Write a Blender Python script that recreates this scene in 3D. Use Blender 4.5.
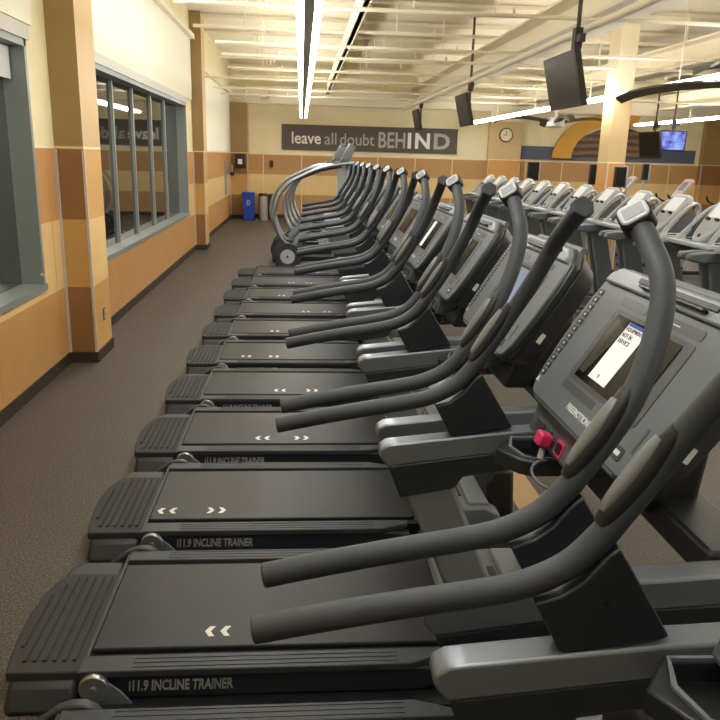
import bpy, bmesh, math, random
from mathutils import Vector, Matrix
random.seed(7)
S = bpy.context.scene
C = S.collection
for o in list(bpy.data.objects):
    bpy.data.objects.remove(o)

# ------------------------------------------------------------------ camera
EYE = Vector((0, 0, 1.80))
yaw, pitch, roll = map(math.radians, (4.742, 15.24, 1.553))
F = Vector((math.sin(yaw)*math.cos(pitch), math.cos(yaw)*math.cos(pitch), -math.sin(pitch)))
R0 = Vector((math.cos(yaw), -math.sin(yaw), 0)); U0 = R0.cross(F)
RR = R0*math.cos(roll) + U0*math.sin(roll); UU = -R0*math.sin(roll) + U0*math.cos(roll)
cam = bpy.data.cameras.new('camera'); co = bpy.data.objects.new('camera', cam); C.objects.link(co)
m = Matrix.Identity(4)
for i in range(3):
    m[i][0] = RR[i]; m[i][1] = UU[i]; m[i][2] = -F[i]; m[i][3] = EYE[i]
co.matrix_world = m
cam.sensor_width = 36; cam.lens = 36*747.6/720; cam.clip_start = .03; cam.clip_end = 100
S.camera = co

# ------------------------------------------------------------------ world, exposure, lamps
w = bpy.data.worlds.new('world'); S.world = w; w.use_nodes = True
w.node_tree.nodes['Background'].inputs[0].default_value = (1, .97, .92, 1)
w.node_tree.nodes['Background'].inputs[1].default_value = .15
S.view_settings.view_transform = 'Standard'; S.view_settings.look = 'None'
S.view_settings.gamma = 1; S.view_settings.use_curve_mapping = False
S.view_settings.exposure = 0.22
TUBE_POWER = 26.0       # emission strength of the fluorescent tubes
WASH_POWER = 60.0       # wattage of the wall-wash strip above the windows
TUBE_COL = (1.0, .975, .93)

# ------------------------------------------------------------------ materials
def lin(c):
    return tuple(((v/255)/12.92 if v/255 <= .04045 else ((v/255+.055)/1.055)**2.4) for v in c) + (1,)
MATS = {}
def mat(name, col, rough=.5, metal=0, noise=0, nscale=40, bump=0, bscale=200, emit=None, estr=0, spec=.5, coat=0, ior=None):
    m = bpy.data.materials.new(name); m.use_nodes = True
    nt = m.node_tree; b = nt.nodes['Principled BSDF']
    b.inputs['Base Color'].default_value = lin(col); b.inputs['Roughness'].default_value = rough
    b.inputs['Metallic'].default_value = metal; b.inputs['Specular IOR Level'].default_value = spec
    if ior: b.inputs['IOR'].default_value = ior
    if coat: b.inputs['Coat Weight'].default_value = coat
    tc = nt.nodes.new('ShaderNodeTexCoord')
    if noise:
        n = nt.nodes.new('ShaderNodeTexNoise'); n.inputs['Scale'].default_value = nscale; n.inputs['Detail'].default_value = 3
        nt.links.new(tc.outputs['Object'], n.inputs['Vector'])
        mx = nt.nodes.new('ShaderNodeMix'); mx.data_type = 'RGBA'
        c = lin(col)
        mx.inputs[6].default_value = tuple(x*(1-noise) for x in c[:3])+(1,)
        mx.inputs[7].default_value = tuple(min(1, x*(1+noise)) for x in c[:3])+(1,)
        nt.links.new(n.outputs['Fac'], mx.inputs[0]); nt.links.new(mx.outputs[2], b.inputs['Base Color'])
    if bump:
        n2 = nt.nodes.new('ShaderNodeTexNoise'); n2.inputs['Scale'].default_value = bscale
        nt.links.new(tc.outputs['Object'], n2.inputs['Vector'])
        bp = nt.nodes.new('ShaderNodeBump'); bp.inputs['Strength'].default_value = bump; bp.inputs['Distance'].default_value = .002
        nt.links.new(n2.outputs['Fac'], bp.inputs['Height']); nt.links.new(bp.outputs['Normal'], b.inputs['Normal'])
    if emit:
        b.inputs['Emission Color'].default_value = emit + (1,); b.inputs['Emission Strength'].default_value = estr
    MATS[name] = m
    return m

mat('grip', (49, 54, 59), .62, bump=.25, bscale=350, noise=.08, nscale=25)
mat('frame_dark', (32, 37, 42), .42, noise=.08, nscale=8)
mat('frame_grey', (108, 114, 120), .42, metal=.25, noise=.05, nscale=6)
mat('arm_grey', (126, 132, 140), .34, metal=.6, noise=.04, nscale=6)
mat('hood_grey', (96, 99, 100), .5, noise=.05, nscale=10)
mat('belt', (40, 41, 42), .40, spec=.22, noise=.10, nscale=14, bump=.15, bscale=500)
mat('rail', (50, 54, 57), .45, spec=.3, noise=.06, nscale=12)
mat('pad_rubber', (38, 37, 35), .75, noise=.15, nscale=60, bump=.3, bscale=300)
mat('housing', (42, 46, 50), .5, noise=.08, nscale=14)
mat('steel', (170, 172, 172), .3, metal=.85, noise=.05)
mat('silver', (150, 155, 160), .35, metal=.75, noise=.04)
mat('contact_steel', (122, 127, 130), .4, metal=.7)
mat('white_grey', (168, 172, 176), .35)
mat('console_face', (76, 84, 90), .42, noise=.04, nscale=8)
mat('console_light', (112, 119, 124), .38, noise=.04, nscale=8)
mat('console_inset', (50, 54, 58), .4)
mat('black_gloss', (10, 11, 12), .15, spec=.25)
mat('screen_glare', (62, 60, 50), .15)
mat('black', (15, 17, 19), .5)
mat('mark_white', (205, 205, 200), .6)
mat('mark_grey', (150, 152, 150), .6)
mat('logo_light', (190, 194, 196), .45)
mat('key_pink', (190, 44, 92), .4)
mat('paper', (232, 234, 238), .7)
mat('paper_blue', (118, 130, 160), .7)
mat('ink', (40, 42, 48), .7)
mat('ink_blue', (60, 90, 175), .7)
mat('cream', (226, 213, 160), .75, noise=.03, nscale=2)
mat('white_wall', (236, 232, 214), .7, noise=.02, nscale=2)
mat('tan_paint', (150, 122, 78), .75, noise=.04, nscale=3)
mat('strip_metal', (196, 190, 180), .45, metal=.2)
mat('base_dark', (48, 38, 28), .6, noise=.08)
mat('alu', (142, 150, 148), .42, metal=.4, noise=.04)
mat('alu_light', (196, 196, 186), .5)
mat('glass_night', (20, 24, 23), .03, spec=1.0, ior=2.6)
mat('blind', (205, 207, 205), .8)
mat('ceil_paint', (232, 222, 198), .8)
mat('joist', (232, 222, 196), .6)
mat('sign_board', (88, 80, 74), .7)
mat('sign_white', (236, 234, 228), .6)
mat('sign_grey', (178, 172, 166), .6)
mat('tv_black', (26, 23, 20), .35, noise=.3, nscale=6, spec=.25)
mat('tv_case', (40, 36, 30), .5)
mat('pole', (74, 66, 52), .5)
mat('fan_green', (92, 88, 72), .45)
mat('bin_blue', (22, 62, 160), .45)
mat('bin_steel', (190, 188, 184), .3, metal=.7)
mat('brown_dark', (44, 26, 20), .4)
mat('panel_blue', (88, 94, 112), .75)
mat('arch_gold', (214, 160, 68), .7, noise=.04, nscale=3)
mat('clock_face', (226, 214, 186), .5)
mat('raceway', (176, 146, 104), .6, noise=.05, nscale=6)
mat('treadmill_silver', (170, 174, 178), .35, metal=.3, noise=.03)
mat('treadmill_grey', (84, 89, 93), .5, noise=.05, nscale=8)
mat('pinkish', (196, 178, 174), .4)
mat('tube_glow', (255, 250, 235), .5, emit=TUBE_COL, estr=TUBE_POWER)
mat('fixture', (214, 214, 210), .4, metal=.2)
mat('red_outline', (196, 48, 84), .5)

def nodemat(name, rough):
    m = bpy.data.materials.new(name); m.use_nodes = True; MATS[name] = m
    nt = m.node_tree; b = nt.nodes['Principled BSDF']; b.inputs['Roughness'].default_value = rough
    return m, nt, b, nt.nodes.new('ShaderNodeTexCoord')
def tilemat(name, rows, axis, period, off, grout=(222, 196, 150), gw=.008):
    """rows of wall panels: colour by height, thin pale joints along one axis"""
    m, nt, b, tc = nodemat(name, .5)
    sep = nt.nodes.new('ShaderNodeSeparateXYZ'); nt.links.new(tc.outputs['Object'], sep.inputs[0])
    cr = nt.nodes.new('ShaderNodeValToRGB'); cr.color_ramp.interpolation = 'CONSTANT'
    mp = nt.nodes.new('ShaderNodeMath'); mp.operation = 'DIVIDE'; mp.inputs[1].default_value = 5
    nt.links.new(sep.outputs[2], mp.inputs[0]); nt.links.new(mp.outputs[0], cr.inputs[0])
    e = cr.color_ramp.elements
    e[0].position = 0; e[0].color = lin(rows[0][1]); e[1].position = rows[1][0]/5; e[1].color = lin(rows[1][1])
    for z, c in rows[2:]:
        n = e.new(z/5); n.color = lin(c)
    ns = nt.nodes.new('ShaderNodeTexNoise'); ns.inputs['Scale'].default_value = 3; ns.inputs['Detail'].default_value = 5
    nt.links.new(tc.outputs['Object'], ns.inputs['Vector'])
    mm = nt.nodes.new('ShaderNodeMapRange'); mm.inputs[3].default_value = .9; mm.inputs[4].default_value = 1.1
    nt.links.new(ns.outputs['Fac'], mm.inputs[0])
    mul = nt.nodes.new('ShaderNodeVectorMath'); mul.operation = 'SCALE'
    nt.links.new(cr.outputs[0], mul.inputs[0]); nt.links.new(mm.outputs[0], mul.inputs['Scale'])
    out = mul.outputs[0]
    if period:
        a = nt.nodes.new('ShaderNodeMath'); a.operation = 'ADD'; a.inputs[1].default_value = off
        nt.links.new(sep.outputs[axis], a.inputs[0])
        pm = nt.nodes.new('ShaderNodeMath'); pm.operation = 'FLOORED_MODULO'; pm.inputs[1].default_value = period
        nt.links.new(a.outputs[0], pm.inputs[0])
        lt = nt.nodes.new('ShaderNodeMath'); lt.operation = 'LESS_THAN'; lt.inputs[1].default_value = gw
        nt.links.new(pm.outputs[0], lt.inputs[0])
        zz = nt.nodes.new('ShaderNodeMath'); zz.operation = 'LESS_THAN'; zz.inputs[1].default_value = 1.79
        nt.links.new(sep.outputs[2], zz.inputs[0])
        an = nt.nodes.new('ShaderNodeMath'); an.operation = 'MULTIPLY'
        nt.links.new(lt.outputs[0], an.inputs[0]); nt.links.new(zz.outputs[0], an.inputs[1])
        mx = nt.nodes.new('ShaderNodeMix'); mx.data_type = 'RGBA'; mx.inputs[7].default_value = lin(grout)
        nt.links.new(an.outputs[0], mx.inputs[0]); nt.links.new(out, mx.inputs[6]); out = mx.outputs[2]
    nt.links.new(out, b.inputs['Base Color'])
ORANGE, LIGHT, BROWN, CREAM, TAN = (190, 142, 86), (220, 186, 128), (140, 100, 58), (232, 221, 180), (152, 124, 80)
tilemat('wall_tiles', [(0, ORANGE), (.66, LIGHT), (1.22, (186, 138, 84)), (1.785, (238, 228, 190)), (1.80, CREAM)], 1, 1.3, .25, (176, 124, 66), .012)
tilemat('back_tiles', [(0, (180, 142, 92)), (.66, (224, 194, 138)), (1.22, (182, 140, 90)), (1.775, (236, 214, 170)), (1.80, CREAM)], 0, 1.1, 1.10, (232, 204, 158), .03)
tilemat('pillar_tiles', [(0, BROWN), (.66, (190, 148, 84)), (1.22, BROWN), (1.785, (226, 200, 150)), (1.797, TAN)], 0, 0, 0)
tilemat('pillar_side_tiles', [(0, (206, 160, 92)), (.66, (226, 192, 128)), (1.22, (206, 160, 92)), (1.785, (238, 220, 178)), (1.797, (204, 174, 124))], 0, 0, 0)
tilemat('column_tiles', [(0, (200, 150, 84)), (.66, (222, 182, 116)), (1.22, (204, 152, 84)), (1.785, (236, 220, 180)), (1.797, (200, 174, 128)), (2.86, (228, 214, 182))], 0, 0, 0)

m, nt, b, tc = nodemat('floor_rubber', .62)
n1 = nt.nodes.new('ShaderNodeTexNoise'); n1.inputs['Scale'].default_value = 110; n1.inputs['Detail'].default_value = 2
n2 = nt.nodes.new('ShaderNodeTexNoise'); n2.inputs['Scale'].default_value = 1.2; n2.inputs['Detail'].default_value = 4
for n in (n1, n2): nt.links.new(tc.outputs['Object'], n.inputs['Vector'])
cr = nt.nodes.new('ShaderNodeValToRGB'); e = cr.color_ramp.elements
e[0].position = .36; e[0].color = lin((44, 39, 32)); e[1].position = .66; e[1].color = lin((98, 90, 74))
k = e.new(.5); k.color = lin((62, 56, 46))
nt.links.new(n1.outputs['Fac'], cr.inputs[0])
mm = nt.nodes.new('ShaderNodeMapRange'); mm.inputs[3].default_value = .8; mm.inputs[4].default_value = 1.2
nt.links.new(n2.outputs['Fac'], mm.inputs[0])
mul = nt.nodes.new('ShaderNodeVectorMath'); mul.operation = 'SCALE'
nt.links.new(cr.outputs[0], mul.inputs[0]); nt.links.new(mm.outputs[0], mul.inputs['Scale']); nt.links.new(mul.outputs[0], b.inputs['Base Color'])
bp = nt.nodes.new('ShaderNodeBump'); bp.inputs['Strength'].default_value = .4; bp.inputs['Distance'].default_value = .003
nt.links.new(n1.outputs['Fac'], bp.inputs['Height']); nt.links.new(bp.outputs['Normal'], b.inputs['Normal'])

m, nt, b, tc = nodemat('deck_corrugated', .7)
wv = nt.nodes.new('ShaderNodeTexWave'); wv.bands_direction = 'Y'; wv.inputs['Scale'].default_value = 1.05; wv.wave_profile = 'SAW'
wv.inputs['Scale'].default_value = 2.0
nt.links.new(tc.outputs['Object'], wv.inputs['Vector'])
cr = nt.nodes.new('ShaderNodeValToRGB'); e = cr.color_ramp.elements
e[0].position = .0; e[0].color = lin((214, 200, 170)); e[1].position = .25; e[1].color = lin((236, 225, 198))
nt.links.new(wv.outputs['Fac'], cr.inputs[0]); nt.links.new(cr.outputs[0], b.inputs['Base Color'])

m, nt, b, tc = nodemat('mural_paint', .7)
wv = nt.nodes.new('ShaderNodeTexWave'); wv.bands_direction = 'Z'; wv.inputs['Scale'].default_value = 1.6; wv.inputs['Distortion'].default_value = 2.5
nt.links.new(tc.outputs['Object'], wv.inputs['Vector'])
cr = nt.nodes.new('ShaderNodeValToRGB'); e = cr.color_ramp.elements
e[0].color = lin((74, 54, 44)); e[1].color = lin((128, 98, 78))
nt.links.new(wv.outputs['Fac'], cr.inputs[0]); nt.links.new(cr.outputs[0], b.inputs['Base Color'])

m, nt, b, tc = nodemat('tv_picture', .4)
n1 = nt.nodes.new('ShaderNodeTexNoise'); n1.inputs['Scale'].default_value = 4
nt.links.new(tc.outputs['Object'], n1.inputs['Vector'])
cr = nt.nodes.new('ShaderNodeValToRGB'); e = cr.color_ramp.elements
e[0].position = .35; e[0].color = lin((42, 44, 150)); e[1].position = .62; e[1].color = lin((150, 170, 250))
nt.links.new(n1.outputs['Fac'], cr.inputs[0])
b.inputs['Base Color'].default_value = (0, 0, 0, 1)
nt.links.new(cr.outputs[0], b.inputs['Emission Color']); b.inputs['Emission Strength'].default_value = 1.0

# ------------------------------------------------------------------ mesh helpers
class MB:
    def __init__(s): s.bm = bmesh.new()
    def poly(s, pts0, pts1):
        n = len(pts0)
        a = [s.bm.verts.new(p) for p in pts0]; b = [s.bm.verts.new(p) for p in pts1]
        s.bm.faces.new(a[::-1]); s.bm.faces.new(b)
        for i in range(n):
            j = (i+1) % n; s.bm.faces.new((a[i], a[j], b[j], b[i]))
        return s
    def box(s, x0, x1, y0, y1, z0, z1):
        return s.poly([(x0, y0, z0), (x1, y0, z0), (x1, y1, z0), (x0, y1, z0)], [(x0, y0, z1), (x1, y0, z1), (x1, y1, z1), (x0, y1, z1)])
    def xz(s, pts, y0, y1):      # profile in x-z pulled along y
        return s.poly([(x, y0, z) for x, z in pts], [(x, y1, z) for x, z in pts])
    def xy(s, pts, z0, z1):
        return s.poly([(x, y, z0) for x, y in pts], [(x, y, z1) for x, y in pts])
    def yz(s, pts, x0, x1):
        return s.poly([(x0, y, z) for y, z in pts], [(x1, y, z) for y, z in pts])
    def fr(s, o, U, V, N, pts, n0, n1, sc=1.0):   # polygon in a frame
        o, U, V, N = map(Vector, (o, U, V, N))
        cu = sum(p[0] for p in pts)/len(pts); cv = sum(p[1] for p in pts)/len(pts)
        return s.poly([o+U*u+V*v+N*n0 for u, v in pts], [o+U*(cu+(u-cu)*sc)+V*(cv+(v-cv)*sc)+N*n1 for u, v in pts])
    def tube(s, path, r, seg=14, flat=1.0, up=None, taper=None):
        P = [Vector(p) for p in path]; rings = []; prev = None
        for i, p in enumerate(P):
            t = (P[min(i+1, len(P)-1)]-P[max(i-1, 0)]).normalized()
            if prev is None:
                a = Vector(up) if up else (Vector((0, 1, 0)) if abs(t.y) < .9 else Vector((1, 0, 0)))
            else: a = prev
            a = (a - t*a.dot(t)).normalized(); prev = a; b2 = t.cross(a)
            rr = r*(taper[i] if taper else 1)
            rings.append([s.bm.verts.new(p + a*math.cos(q)*rr + b2*math.sin(q)*rr*flat) for q in [2*math.pi*k/seg for k in range(seg)]])
        for A, B in zip(rings, rings[1:]):
            for k in range(seg):
                s.bm.faces.new((A[k], A[(k+1) % seg], B[(k+1) % seg], B[k]))
        s.bm.faces.new(rings[0][::-1]); s.bm.faces.new(rings[-1])
        return s
    def cyl(s, p0, p1, r, seg=24, r1=None):
        return s.tube([p0, p1], r, seg, taper=[1, (r1/r if r1 is not None else 1)])
    def ring(s, o, U, V, N, outer, inner, n0, n1):
        o, U, V, N = map(Vector, (o, U, V, N)); n = len(outer)
        q = lambda p, h: s.bm.verts.new(o+U*p[0]+V*p[1]+N*h)
        A = [q(p, n0) for p in outer]; B = [q(p, n1) for p in outer]; D = [q(p, n0) for p in inner]; E = [q(p, n1) for p in inner]
        for i in range(n):
            j = (i+1) % n
            for f in ((A[i], A[j], B[j], B[i]), (B[i], B[j], E[j], E[i]), (E[i], E[j], D[j], D[i]), (D[i], D[j], A[j], A[i])): s.bm.faces.new(f)
        return s
    def build(s, name, material, parent=None, bev=0, smooth=True):
        bmesh.ops.recalc_face_normals(s.bm, faces=s.bm.faces)
        me = bpy.data.meshes.new(name); s.bm.to_mesh(me); s.bm.free()
        me.materials.append(MATS[material])
        if smooth:
            me.shade_smooth(); me.set_sharp_from_angle(angle=math.radians(38))
        o = bpy.data.objects.new(name, me); C.objects.link(o)
        if parent: o.parent = parent
        if bev:
            b = o.modifiers.new('bevel', 'BEVEL'); b.width = bev; b.segments = 2; b.limit_method = 'ANGLE'; b.angle_limit = math.radians(40)
        return o
def tag(o, label, cat, group=None):
    o['label'] = label; o['category'] = cat
    if group: o['group'] = group
    return o
def thing(name, label, cat, loc=(0, 0, 0), rz=0, group=None):
    o = bpy.data.objects.new(name, None); C.objects.link(o); o.location = loc; o.rotation_euler = (0, 0, rz); o.empty_display_size = .1
    return tag(o, label, cat, group)
def struct(o): o['kind'] = 'structure'; return o
def kids(o): return [c for c in list(o.children)]
def copy_tree(o, parent=None):
    c = o.copy(); C.objects.link(c)
    if parent: c.parent = parent
    for ch in kids(o): copy_tree(ch, c)
    return c
def spline(pts, n=6):
    P = [Vector(p) for p in pts]; out = []
    for i in range(len(P)-1):
        p0, p1, p2, p3 = P[max(i-1, 0)], P[i], P[i+1], P[min(i+2, len(P)-1)]
        for k in range(n):
            t = k/n
            out.append(.5*((2*p1)+(p2-p0)*t+(2*p0-5*p1+4*p2-p3)*t*t+(3*p1-p0-3*p2+p3)*t**3))
    out.append(P[-1]); return out
def text(name, body, o, U, V, width, height, material, parent, bold=.0, shear=0, depth=.002):
    """lettering mesh fitted to width x height; o = lower left corner"""
    cu = bpy.data.curves.new(name, 'FONT'); cu.body = body; cu.size = 1; cu.offset = bold; cu.shear = shear; cu.extrude = .01; cu.resolution_u = 3
    t = bpy.data.objects.new(name, cu); C.objects.link(t)
    me = bpy.data.meshes.new_from_object(t.evaluated_get(bpy.context.evaluated_depsgraph_get()))
    bpy.data.objects.remove(t)
    xs = [v.co.x for v in me.vertices]; ys = [v.co.y for v in me.vertices]
    x0, x1, y0, y1 = min(xs), max(xs), min(ys), max(ys)
    o, U, V = map(Vector, (o, U, V)); N = U.cross(V)
    for v in me.vertices:
        v.co = o + U*((v.co.x-x0)/(x1-x0)*width) + V*((v.co.y-y0)/(y1-y0)*height) + N*(v.co.z/.01*depth/2+depth/2)
    me.materials.clear(); me.materials.append(MATS[material])
    ob = bpy.data.objects.new(name, me); C.objects.link(ob)
    if parent: ob.parent = parent
    return ob
def circ(cx, cy, r, n=24, ry=None): return [(cx+r*math.cos(2*math.pi*k/n), cy+(ry or r)*math.sin(2*math.pi*k/n)) for k in range(n)]
def rrect(x0, x1, y0, y1, r, n=4):
    out = []
    for cx, cy, a in ((x1-r, y0+r, -90), (x1-r, y1-r, 0), (x0+r, y1-r, 90), (x0+r, y0+r, 180)):
        for k in range(n+1):
            t = math.radians(a+90*k/n); out.append((cx+r*math.cos(t), cy+r*math.sin(t)))
    return out

# ------------------------------------------------------------------ room shell
XL, XR, YB, YF, ZC = -1.994, 15.0, 22.4, -4.0, 4.2
struct(MB().box(XL-.4, XR+.2, YF-.2, YB+.2, -.1, 0).build('floor', 'floor_rubber', smooth=False))
struct(MB().box(XL-.4, XR+.2, YF-.2, YB+.2, ZC, ZC+.1).build('ceiling', 'deck_corrugated', smooth=False))
struct(MB().box(XL-.4, XR+.2, YB, YB+.2, 0, ZC).build('wall_back', 'back_tiles', smooth=False))
struct(MB().box(XL-.4, XR+.2, YF-.2, YF, 0, ZC).build('wall_front', 'cream', smooth=False))
struct(MB().box(XR, XR+.2, YF, YB, 0, ZC).build('wall_right', 'back_tiles', smooth=False))
W1 = (2.2, 5.95, .735, 2.545); W2 = (7.35, 13.72, .70, 2.60)
wl = MB()
xa, xb = XL-.18, XL
for y0, y1, z0, z1 in [(YF, W1[0], 0, ZC), (W1[0], W1[1], 0, W1[2]), (W1[0], W1[1], W1[3], ZC), (W1[1], W2[0], 0, ZC),
                       (W2[0], W2[1], 0, W2[2]), (W2[0], W2[1], W2[3], ZC), (W2[1], YB, 0, ZC)]:
    wl.box(xa, xb, y0, y1, z0, z1)
struct(wl.build('wall_left', 'wall_tiles', smooth=False))
# smooth white upper wall faces above the windows
struct(MB().box(XL, XL+.02, 7.06, 14.45, 2.70, 3.72).box(XL, XL+.02, 2.0, 6.1, 2.66, 3.72).build('trim_1', 'white_wall', smooth=False))
struct(MB().box(XL, XL+.02, 14.95, 22.0, 1.81, 3.34).build('trim_2', 'white_wall', smooth=False))
# dark baseboards
struct(MB().box(XL, XL+.012, YF, 6.53, 0, .095).box(XL, XL+.012, 7.06, 14.5, 0, .095).box(XL, XL+.012, 14.96, YB, 0, .095).build('baseboard_left', 'base_dark', smooth=False))
struct(MB().box(XL, XR, YB-.012, YB, 0, .095).build('baseboard_back', 'base_dark', smooth=False))

def pillar(name, x0, x1, y0, y1, front, side, z1=ZC, strips=True):
    p = MB().poly([(x0, y0, 0), (x1, y0, 0), (x1, y1, 0), (x0, y1, 0)], [(x0, y0, z1), (x1, y0, z1), (x1, y1, z1), (x0, y1, z1)]).build(name, front, smooth=False)
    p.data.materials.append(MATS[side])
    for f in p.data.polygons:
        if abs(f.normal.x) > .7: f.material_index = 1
    struct(p)
    MB().box(x0-.0, x1+.012, y0-.012, y1+.012, 0, .095).build('baseboard', 'base_dark', p, smooth=False)
    if strips:
        MB().box(x1-.014, x1+.006, y0-.006, y0+.016, .095, 1.79).box(x0, x0+.02, y0-.02, y0, .095, 1.79).build('corner_strip', 'strip_metal', p, smooth=False)
    return p
p1 = pillar('trim_3', XL-.0, -1.765, 6.46, 7.0, 'pillar_tiles', 'pillar_side_tiles')
p2 = pillar('trim_4', XL, -1.79, 14.5, 14.95, 'pillar_tiles', 'pillar_side_tiles')
p3 = pillar('trim_5', XL, -1.50, 21.9, YB, 'pillar_tiles', 'pillar_side_tiles', 3.15)
p4 = pillar('trim_6', 5.42, 6.38, 22.2, YB, 'column_tiles', 'column_tiles', 3.15)
p5 = pillar('trim_7', 11.9, 12.6, 22.2, YB, 'pillar_tiles', 'pillar_tiles', 3.15)
p6 = pillar('trim_8', 4.87, 5.155, 12.0, 12.42, 'column_tiles', 'column_tiles', ZC)
# bulkhead beam over the back wall
struct(MB().box(XL, XR, YB-.25, YB, 3.15, 3.62).build('trim_9', 'ceil_paint', smooth=False))
# plaster ledge along the top of the left wall
struct(MB().box(XL, XL+.10, 7.06, 14.45, 3.72, 3.80).box(XL, XL+.10, 14.95, 22, 3.34, 3.42).build('trim_10', 'joist', smooth=False))

# windows: aluminium frame, dark night glass, sill
def window(name, y0, y1, z0, z1, mull, blind=None, head=.10):
    fr = MB()
    gx = XL-.14
    fr.box(gx-.03, XL+.015, y1-.045, y1+.0, z0, z1).box(gx-.03, XL+.015, y0, y0+.045, z0, z1)
    fr.box(gx-.03, XL+.03, y0, y1, z0-.0, z0+.045).box(gx-.03, XL+.015, y0, y1, z1-.05, z1)
    for y in mull: fr.box(gx-.02, gx+.02, y-.028, y+.028, z0+.045, z1-.05)
    f = struct(fr.build(name, 'alu', smooth=False))
    MB().box(gx-.02, gx-.01, y0+.045, y1-.045, z0+.045, z1-.05).build('pane', 'glass_night', f, smooth=False)
    MB().box(XL, XL+.03, y0-.05, y1+.04, z1, z1+head).build('window_head', 'alu_light', f, smooth=False)
    return f
w1 = window('window_1', W1[0], W1[1], W1[2], W1[3], [3.6, 4.7], head=.10)
w2 = window('window_2', W2[0], W2[1], W2[2], W2[3], [9.06, 10.11, 11.3, 12.4], head=.10)
MB().cyl((XL+.014, 5.86, .86), (XL+.04, 5.86, .86), .014, 12).build('latch_knob', 'white_grey', w1)
MB().cyl((XL+.032, 10.2, .755), (XL+.05, 10.2, .755), .02, 12).build('latch_knob', 'white_grey', w2)
bl = MB().box(XL-.10, XL-.085, 2.3, 5.88, 2.27, 2.49)
tag(bl.build('roller_blind', 'blind', smooth=False), 'white roller blind pulled partly down in the nearest window', 'blind')

# ------------------------------------------------------------------ ceiling steel
def joist(y):
    t = MB()
    z1, z0 = 4.17, 3.68
    t.box(XL+.05, XR, y-.05, y+.05, z1-.05, z1).box(XL+.3, XR, y-.03, y+.03, z0, z0+.045)
    x = XL+1.1
    while x < XR-.8:
        t.tube([(x, y, z0+.02), (x, y, z1-.03)], .012, 5); x += 2.4
    return t.build('ceiling_joist', 'joist', smooth=False)
ys = [9.0, 10.9, 12.8, 14.7, 16.6, 18.5, 20.4]
ords = ['nearest the camera', 'second out from the camera end', 'third out from the camera end', 'just before the square column', 'above the second window pillar', 'next to last before the back wall', 'closest to the back wall']
for y, s in zip(ys, ords):
    tag(joist(y), 'cream open web steel roof joist, %s' % s, 'joist', 'roof joists')
def girder(x, wd, z0, z1, label):
    tag(MB().box(x-wd/2, x+wd/2, 4.0, YB-.26, z0, z0+.03).box(x-.03, x+.03, 4.0, YB-.26, z0, z1).box(x-wd/2, x+wd/2, 4.0, YB-.26, z1-.03, z1).build('roof_girder', 'joist', smooth=False), label, 'girder', 'roof girders')
girder(.72, .10, 3.46, 3.67, 'slim cream roof girder just right of the twin light strip')
girder(3.35, .55, 3.30, 3.67, 'wide cream roof girder above the ceiling televisions')
girder(6.2, .45, 3.30, 3.67, 'cream roof girder crossing above the square column')
girder(10.4, .45, 3.30, 3.67, 'cream roof girder at the far right of the ceiling')
for y, z, x1, s in [(8.3, 3.25, XR, 'nearest'), (11.3, 3.28, 6.5, 'second'), (12.1, 3.22, XR, 'third'), (14.0, 3.22, XR, 'fourth'), (16.1, 3.25, 6.0, 'fifth'), (17.9, 3.2, XR, 'sixth'), (19.7, 3.2, 6.0, 'farthest')]:
    t = MB().tube([(XL+.02 if y > 15 else -1.2, y, z), (x1-.02, y, z)], .022, 8)
    for x in (-.55, 2.0, 4.6): 
        if x < x1: t.cyl((x, y, z), (x, y, 3.68), .008, 6).cyl((x+.2, y, z), (x+.2, y, z+.07), .02, 8)
    tag(t.build('sprinkler_pipe', 'joist'), '%s of the cream sprinkler pipes running across the ceiling' % s, 'pipe', 'sprinkler pipes')
tag(MB().tube([(2.86, 4.0, 3.10), (2.86, YB-.26, 3.10)], .04, 10).build('conduit_pipe', 'joist'), 'cream conduit running lengthwise above the hanging televisions', 'pipe')
for x, s in ((-1.62, 'left'), (-.92, 'right')):
    tag(MB().tube(spline([(x-.22, 22.08, 3.24), (x, 22.08, 3.26), (x+.06, 22.08, 3.4), (x+.08, 22.08, 3.58)]), .045, 10).build('bent_pipe', 'joist'),
        'bent white pipe on the beam over the back wall corner, %s of the pair' % s, 'pipe', 'bent pipes over the back corner')

# ------------------------------------------------------------------ lights
def strip_light(x, z, y0, y1, label, wd=.17):
    t = thing('strip_light', label, 'ceiling light', (x, 0, z), group='fluorescent strip lights')
    MB().box(-wd*.21, wd*.21, y0, y1, -.004, .06).box(-wd*.5, wd*.5, y0, y0+.02, -.006, .05).box(-wd*.5, wd*.5, y1-.02, y1, -.006, .05).build('housing', 'fixture', t, smooth=False)
    for s in (-1, 1):
        MB().box(s*wd*.37-.026, s*wd*.37+.026, y0+.02, y1-.02, -.005, .045).build('tube', 'tube_glow', t, smooth=False)
    y = .6
    while y < y1:
        MB().cyl((0, y, .07), (0, y, 1.36), .005, 5).build('hanger_rod', 'joist', t); y += 3.0
    return t
strip_light(.05, 2.76, -.5, 21.2, 'long twin tube light strip hanging over the row of incline trainers')
strip_light(4.70, 2.75, -2.5, 21.6, 'long light strip passing behind the nearest hanging television', .12)
strip_light(9.5, 2.84, -2.5, 21.6, 'light strip at far right beyond the square column')
ld = bpy.data.lights.new('wall_wash', 'AREA'); ld.energy = WASH_POWER; ld.color = TUBE_COL; ld.shape = 'RECTANGLE'; ld.size = .1; ld.size_y = 4.6
for y, nm in ((8.9, 'middle'),):
    L = bpy.data.objects.new('wall_wash_light', ld); C.objects.link(L); L.location = (-1.45, y, 3.95)
    L.rotation_euler = (0, math.radians(-35), 0)

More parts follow.
